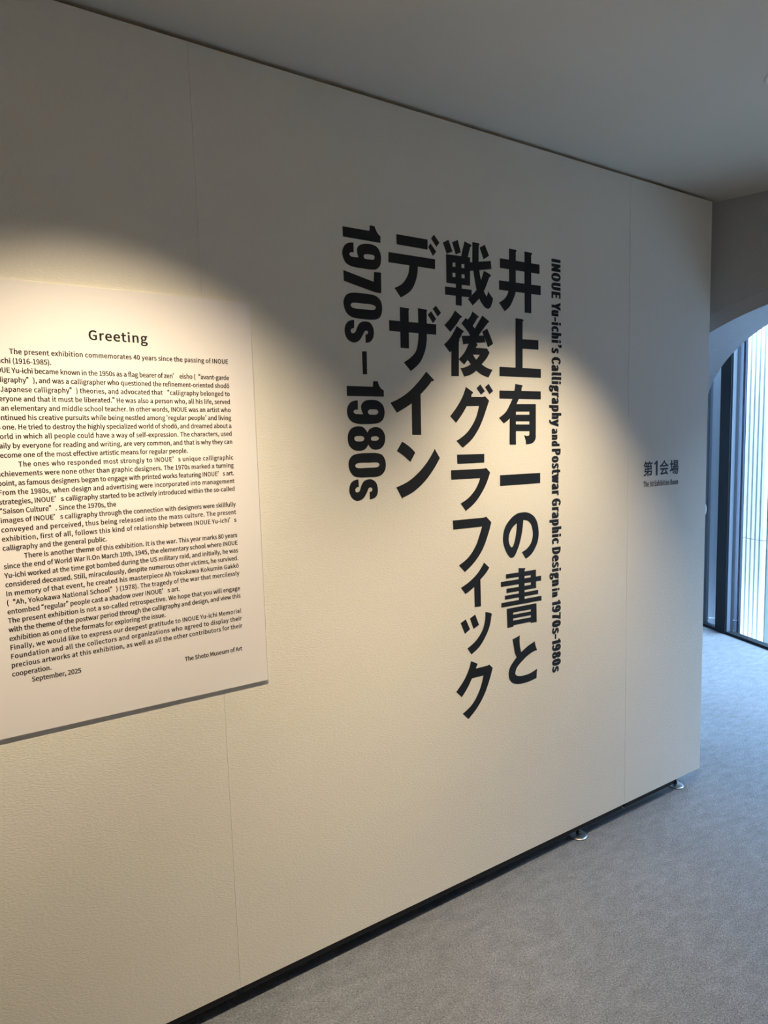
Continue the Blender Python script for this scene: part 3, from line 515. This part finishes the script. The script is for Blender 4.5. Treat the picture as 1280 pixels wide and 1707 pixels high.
    ('s', '9041,15150 9047,14920 8988,14917 ~8925,14857 ~8940,14780 ~8997,14761 ~9064,14792 ~9135,14960 ~9228,15083 ~9377,15133 ~9510,15123 ~9641,15036 ~9703,14878 ~9697,14696 ~9610,14571 9414,14519 9415,14752 9475,14755 ~9514,14811 ~9479,14877 ~9397,14869 ~9302,14707 ~9179,14560 ~8987,14503 ~8831,14570 ~8736,14716 ~8716,14869 ~8777,15043 ~8895,15125'),
  ]),
]
SUBTITLE = [('INOUE', 2.2653, 2.1248, 0.0455), ('Yu-ichi›s', 2.1097, 1.9311, 0.0455), ('Calligraphy', 1.9205, 1.6693, 0.0455), ('and', 1.6621, 1.5945, 0.037), ('Postwar', 1.5901, 1.4157, 0.0455), ('Graphic', 1.4046, 1.232, 0.0455), ('Design', 1.2234, 1.0706, 0.0455), ('in', 1.0654, 1.0294, 0.037), ('¹970s-¹980s', 1.0179, 0.7371, 0.0455)]
SIGN_CHARS = [('第', 2.2416, 2.3006, 1.4605, 1.5234), ('¹', 2.3119, 2.3343, 1.462, 1.5238), ('会', 2.3478, 2.4086, 1.4614, 1.5246), ('場', 2.4169, 2.4777, 1.461, 1.5231)]
GLYPHS = {}
for row in GLYPH_DATA.strip('\n').split('\n'):
    ch, adv, body = row[0], *row[1:].split(';')
    GLYPHS[ch] = (int(adv), [[tuple(map(int, p.split(','))) for p in c.split(' ')] for c in body.split('|') if c])
GLYPHS[' '] = (224, [])
GLYPHS['\u00b9'] = (330, [[(170, 0), (262, 0), (262, 733), (195, 733), (165, 690), (45, 625), (45, 545), (170, 585)]])    # plain figure one without a foot
ALIAS = {'\u00ab': ('\u201c', .42), '\u00bb': ('\u201d', .42), '\u2039': ('\u2018', .30), '\u203a': ('\u2019', .30)}
TRI = {}
def grow(cont, dx, dy):
    """offset every contour outwards to make a heavier weight"""
    res = []
    for c in cont:
        n = len(c); r = []
        # outlines run clockwise for solids and counter-clockwise for holes (or the reverse, for the whole font)
        for i in range(n):
            p0, p, p1 = c[i - 1], c[i], c[(i + 1) % n]
            a = Vector((p[0] - p0[0], p[1] - p0[1])); b_ = Vector((p1[0] - p[0], p1[1] - p[1]))
            if a.length < 1e-6 or b_.length < 1e-6: r.append(p); continue
            a.normalize(); b_.normalize()
            n1, n2 = Vector((-a.y, a.x)), Vector((-b_.y, b_.x))
            h = n1 + n2
            if h.length < 0.3: h = n1
            k = 2.0 / max(h.length_squared, 0.9)
            r.append((p[0] + h.x * k * dx * SIGN, p[1] + h.y * k * dy * SIGN))
        res.append(r)
    return res
def area(c): return sum(c[i - 1][0] * c[i][1] - c[i][0] * c[i - 1][1] for i in range(len(c))) / 2
_big = max(GLYPHS['I'][1], key=lambda c: abs(area(c)))
SIGN = -1 if area(_big) > 0 else 1      # left normal points out for clockwise rings
def wind(c, x, y):
    """winding number of a closed ring around a point"""
    w = 0
    for i in range(len(c)):
        x0, y0 = c[i - 1][0], c[i - 1][1]; x1, y1 = c[i][0], c[i][1]
        if y0 <= y < y1 and (x1 - x0) * (y - y0) - (x - x0) * (y1 - y0) > 0: w += 1
        elif y1 <= y < y0 and (x1 - x0) * (y - y0) - (x - x0) * (y1 - y0) < 0: w -= 1
    return w
def fill(rings, inside, eps):
    """triangulate everything the rings cut out of the plane, keep the triangles that are inside"""
    co, ed = [], []
    for r in rings:
        k = len(co); n = len(r)
        co += [Vector((p[0], p[1])) for p in r]
        ed += [(k + i, k + (i + 1) % n) for i in range(n)]
    V, E_, F_, a_, b_, c_ = geometry.delaunay_2d_cdt(co, ed, [], 0, eps)
    tris = []
    for f in F_:
        x = sum(V[i].x for i in f) / len(f); y = sum(V[i].y for i in f) / len(f)
        if inside([wind(r, x, y) for r in rings]): tris.append(tuple(f))
    return V, tris
def glyph(ch, dx, dy):
    key = (ch, dx, dy)
    if key not in TRI:
        cont = grow(GLYPHS[ch][1], dx, dy)
        TRI[key] = fill(cont, lambda w: sum(w) * SIGN < 0, 1e-4) if cont else ([], [])
    return TRI[key]
def natural(text, dx, trk):
    w = 0
    for ch in text:
        if ch in ALIAS: w += ALIAS[ch][1] * 1000
        else: w += GLYPHS[ch][0]
        w += trk + 2 * dx
    return w - trk
def text_bm(text, em, x0, base, dx=0, dy=0, width=None, sx=1.0, trk=0.0, conv=None, pad=None):
    """lay one line of glyphs; conv maps (along, up) in metres to room coordinates"""
    bm = bmesh.new(); k = em / 1000.0
    if pad is None: pad = 2 * dx
    nat = natural(text, pad / 2, trk)
    if width is not None:
        trk += (width / (k * sx) - nat) / max(1, len(text) - 1)
    x = 0.0
    for ch in text:
        if ch in ALIAS:
            g, wd = ALIAS[ch]; wd *= 1000
            vs_, tris = glyph(g, dx, dy)
            cx_ = sum(v.x for v in vs_) / len(vs_); shift = wd / 2 - cx_
        else:
            vs_, tris = glyph(ch, dx, dy); wd = GLYPHS[ch][0]; shift = 0
        nv = [bm.verts.new(conv(x0 + (x + pad / 2 + shift + v.x) * k * sx, base + v.y * k)) for v in vs_]
        for tr_ in tris:
            try: bm.faces.new([nv[i] for i in tr_])
            except ValueError: pass
        x += wd + trk + pad
    bmesh.ops.delete(bm, geom=[v for v in bm.verts if not v.link_faces], context='VERTS')
    return bm
def flat_obj(name, bm, mt, parent, yup=True):
    me = bpy.data.meshes.new(name)
    bm.normal_update()
    for f in bm.faces:
        if f.normal.y > 0: f.normal_flip()
    bm.to_mesh(me); bm.free()
    return obj(name, me, mt, parent)

FACE_Y = -BT - 0.0007
def on_board(x, z): return (x, FACE_Y, z)
EM = 0.0152; PITCH = 0.02094; TX0, TX1, TZ = -0.0255, 0.5205, 1.8385
PARA = [  # first line number, lines; '>' = indented, '=' = ragged last line
    (1, PARA0), (3, PARA1), (13, PARA2), (23, PARA3), (33, PARA4)]
bm = text_bm('Greeting', 0.0298, 0.1875, 1.8797, 26, 18, width=0.133, conv=on_board, pad=0)
o = flat_obj('heading', bm, M_INK, board); place(o)
INDENT = {1: 0.0242, 13: 0.0232, 23: 0.0188}
DX, DY, SX = 31, 19, 0.87
for n0, lines in PARA:
    par = bpy.data.objects.new('paragraph', None); COL.objects.link(par); par.parent = board; place(par)
    for i, ln in enumerate(lines):
        n_ = n0 + i
        zb = TZ - PITCH * (n_ - 1)
        ragged = ln[0] == '='
        body = ln.lstrip('>=')
        x0 = INDENT.get(n_, TX0 + 0.0085 * (1 - (n_ - 1) / 34))
        if ragged: bm = text_bm(body, EM, x0, zb, DX, DY, sx=SX, trk=12, conv=on_board, pad=0)
        else: bm = text_bm(body, EM, x0, zb, DX, DY, sx=SX, width=TX1 - x0, conv=on_board, pad=0)
        flat_obj('text_line', bm, M_INK, par)
bm = text_bm('September, 2025', EM, 0.0125, TZ - PITCH * 36 + .0005, DX, DY, width=0.105, sx=SX, conv=on_board, pad=0)
o = flat_obj('date_line', bm, M_INK, board); place(o)
bm = text_bm('The Shoto Museum of Art', EM, 0.3625, TZ - PITCH * 37 - .001, DX, DY, width=0.155, sx=SX, conv=on_board, pad=0)
o = flat_obj('signature_line', bm, M_INK, board); place(o)

# --- big vinyl title, traced as outlines in tenths of millimetres on the wall
VY = -0.0006
def flatten(ring, n=7):
    pts = []
    for tok in ring.split(' '):
        sm = tok[0] == '~'; x, y = tok.lstrip('~').split(',')
        pts.append((Vector((int(x) / 1e4, int(y) / 1e4)), sm))
    N = len(pts); res = []
    def tang(i):
        d_ = pts[(i + 1) % N][0] - pts[i - 1][0]
        return d_.normalized() if d_.length > 1e-9 else Vector((0, 0))
    for i in range(N):
        (p, s0), (q, s1) = pts[i], pts[(i + 1) % N]
        if not s0 and not s1: res.append(p); continue
        ch = q - p; l_ = ch.length
        t0 = tang(i) * l_ if s0 else None; t1 = tang((i + 1) % N) * l_ if s1 else None
        if t0 is None: t0 = ch * 1.5 - t1 * .5
        if t1 is None: t1 = ch * 1.5 - t0 * .5
        for j in range(n):
            u = j / n; u2, u3 = u * u, u * u * u
            res.append(p * (2 * u3 - 3 * u2 + 1) + t0 * (u3 - 2 * u2 + u) + q * (-2 * u3 + 3 * u2) + t1 * (u3 - u2))
    return res
def char_obj(name, rings, parent):
    rr = rings.split('|')
    neg = [r[0] == '-' for r in rr]
    V, tris = fill([flatten(r[1:] if g else r) for r, g in zip(rr, neg)],
                   lambda w: any(k and not g for k, g in zip(w, neg)) and not any(k and g for k, g in zip(w, neg)), 1e-6)
    bm = bmesh.new(); vv = [bm.verts.new((v.x, VY, v.y)) for v in V]
    for f in tris: bm.faces.new([vv[i] for i in f])
    bmesh.ops.delete(bm, geom=[v for v in bm.verts if not v.link_faces], context='VERTS')
    return flat_obj(name, bm, M_VINYL, parent)
title = thing('title_lettering', 'large black vinyl title in four vertical columns on the wide panel', 'lettering')
for col_, chars in TITLE:
    c_ = bpy.data.objects.new('text_column', None); COL.objects.link(c_); c_.parent = title
    for ch, rings in chars:
        char_obj('digit' if ch in '01789' else 'character', rings, c_)

sub = thing('subtitle_lettering', 'thin vertical line of black English lettering right of the Japanese title', 'lettering')
def vertical(x, up): return (up, VY, -x)           # reading downwards, tops to the right
for word, z0, z1, cap in SUBTITLE:
    dx, dy = (108, 32)
    nat = natural(word, .75 * dx, 0); em = cap / 0.797
    ink = (z0 - z1)
    sx = ink / (nat * em / 1000.0)
    bm = text_bm(word, em, -z0, 1.7165 + em * .030, dx, dy, sx=sx, conv=vertical, pad=1.5 * dx)
    flat_obj('word', bm, M_VINYL, sub)

sign = thing('room_sign_lettering', 'small black bilingual room sign lettering on the narrow end panel', 'lettering')
ln = bpy.data.objects.new('text_line', None); COL.objects.link(ln); ln.parent = sign
for ch, xa, xb, za, zb in SIGN_CHARS:
    dx, dy = (26, 18) if ch != '\u00b9' else (26, 10)
    vs_, tris = glyph(ch, dx, dy)
    ax, bx = min(v.x for v in vs_), max(v.x for v in vs_); ay, by = min(v.y for v in vs_), max(v.y for v in vs_)
    bm = bmesh.new()
    nv = [bm.verts.new((xa + (v.x - ax) / (bx - ax) * (xb - xa), VY, za + (v.y - ay) / (by - ay) * (zb - za))) for v in vs_]
    for tr_ in tris:
        try: bm.faces.new([nv[i] for i in tr_])
        except ValueError: pass
    flat_obj('digit' if ch == '\u00b9' else 'character', bm, M_VINYL, ln)
em = 0.0225 / 0.76; w_ = 2.4772 - 2.2420
txt = 'The \u00b9st Exhibition Room'
sx = w_ / (natural(txt, 40, 0) * em / 1000.0)
bm = text_bm(txt, em, 2.2420, 1.4180, 40, 16, sx=sx, conv=lambda x, z: (x, VY, z))
flat_obj('text_line', bm, M_VINYL, sign)

# ------------------------------------------------------------------ ceiling spotlights and added fill lamps
def downlight(x, y, label):
    t = thing('ceiling_downlight', label, 'ceiling light', (x, y, CEIL), 'recessed ceiling downlights')
    bm = bmesh.new(); add_lathe(bm, [(.036, -.0005), (.036, -.004), (.050, -.004), (.052, -.002), (.052, 0)], 40)
    from_bm('trim_ring', bm, M_TRIM, t, True)
    bm = bmesh.new(); add_lathe(bm, [(0, -.001), (.034, -.001), (.034, -.0025), (0, -.0025)], 32)
    from_bm('lens', bm, M_LAMP, t)
    return t
for i, (x, y, ax, ay, az, pw, half, bl) in enumerate(SPOTS):
    sd = bpy.data.lights.new('spot_or_fill_light', 'SPOT')
    sd.energy = pw; sd.color = WARM; sd.spot_size = radians(2 * half); sd.spot_blend = bl; sd.shadow_soft_size = 0.010
    so = bpy.data.objects.new('spot_or_fill_light', sd); COL.objects.link(so)
    so.location = (x, y, CEIL - 0.012)
    so.rotation_euler = (Vector((ax, ay, az)) - so.location).to_track_quat('-Z', 'Y').to_euler()
downlight(0.20, -0.80, 'round recessed ceiling downlight above the greeting board')
downlight(1.58, -0.84, 'round recessed ceiling downlight above the title, before the far one')
downlight(1.985, -0.638, 'glowing round ceiling downlight nearest the arched wall at the right edge')
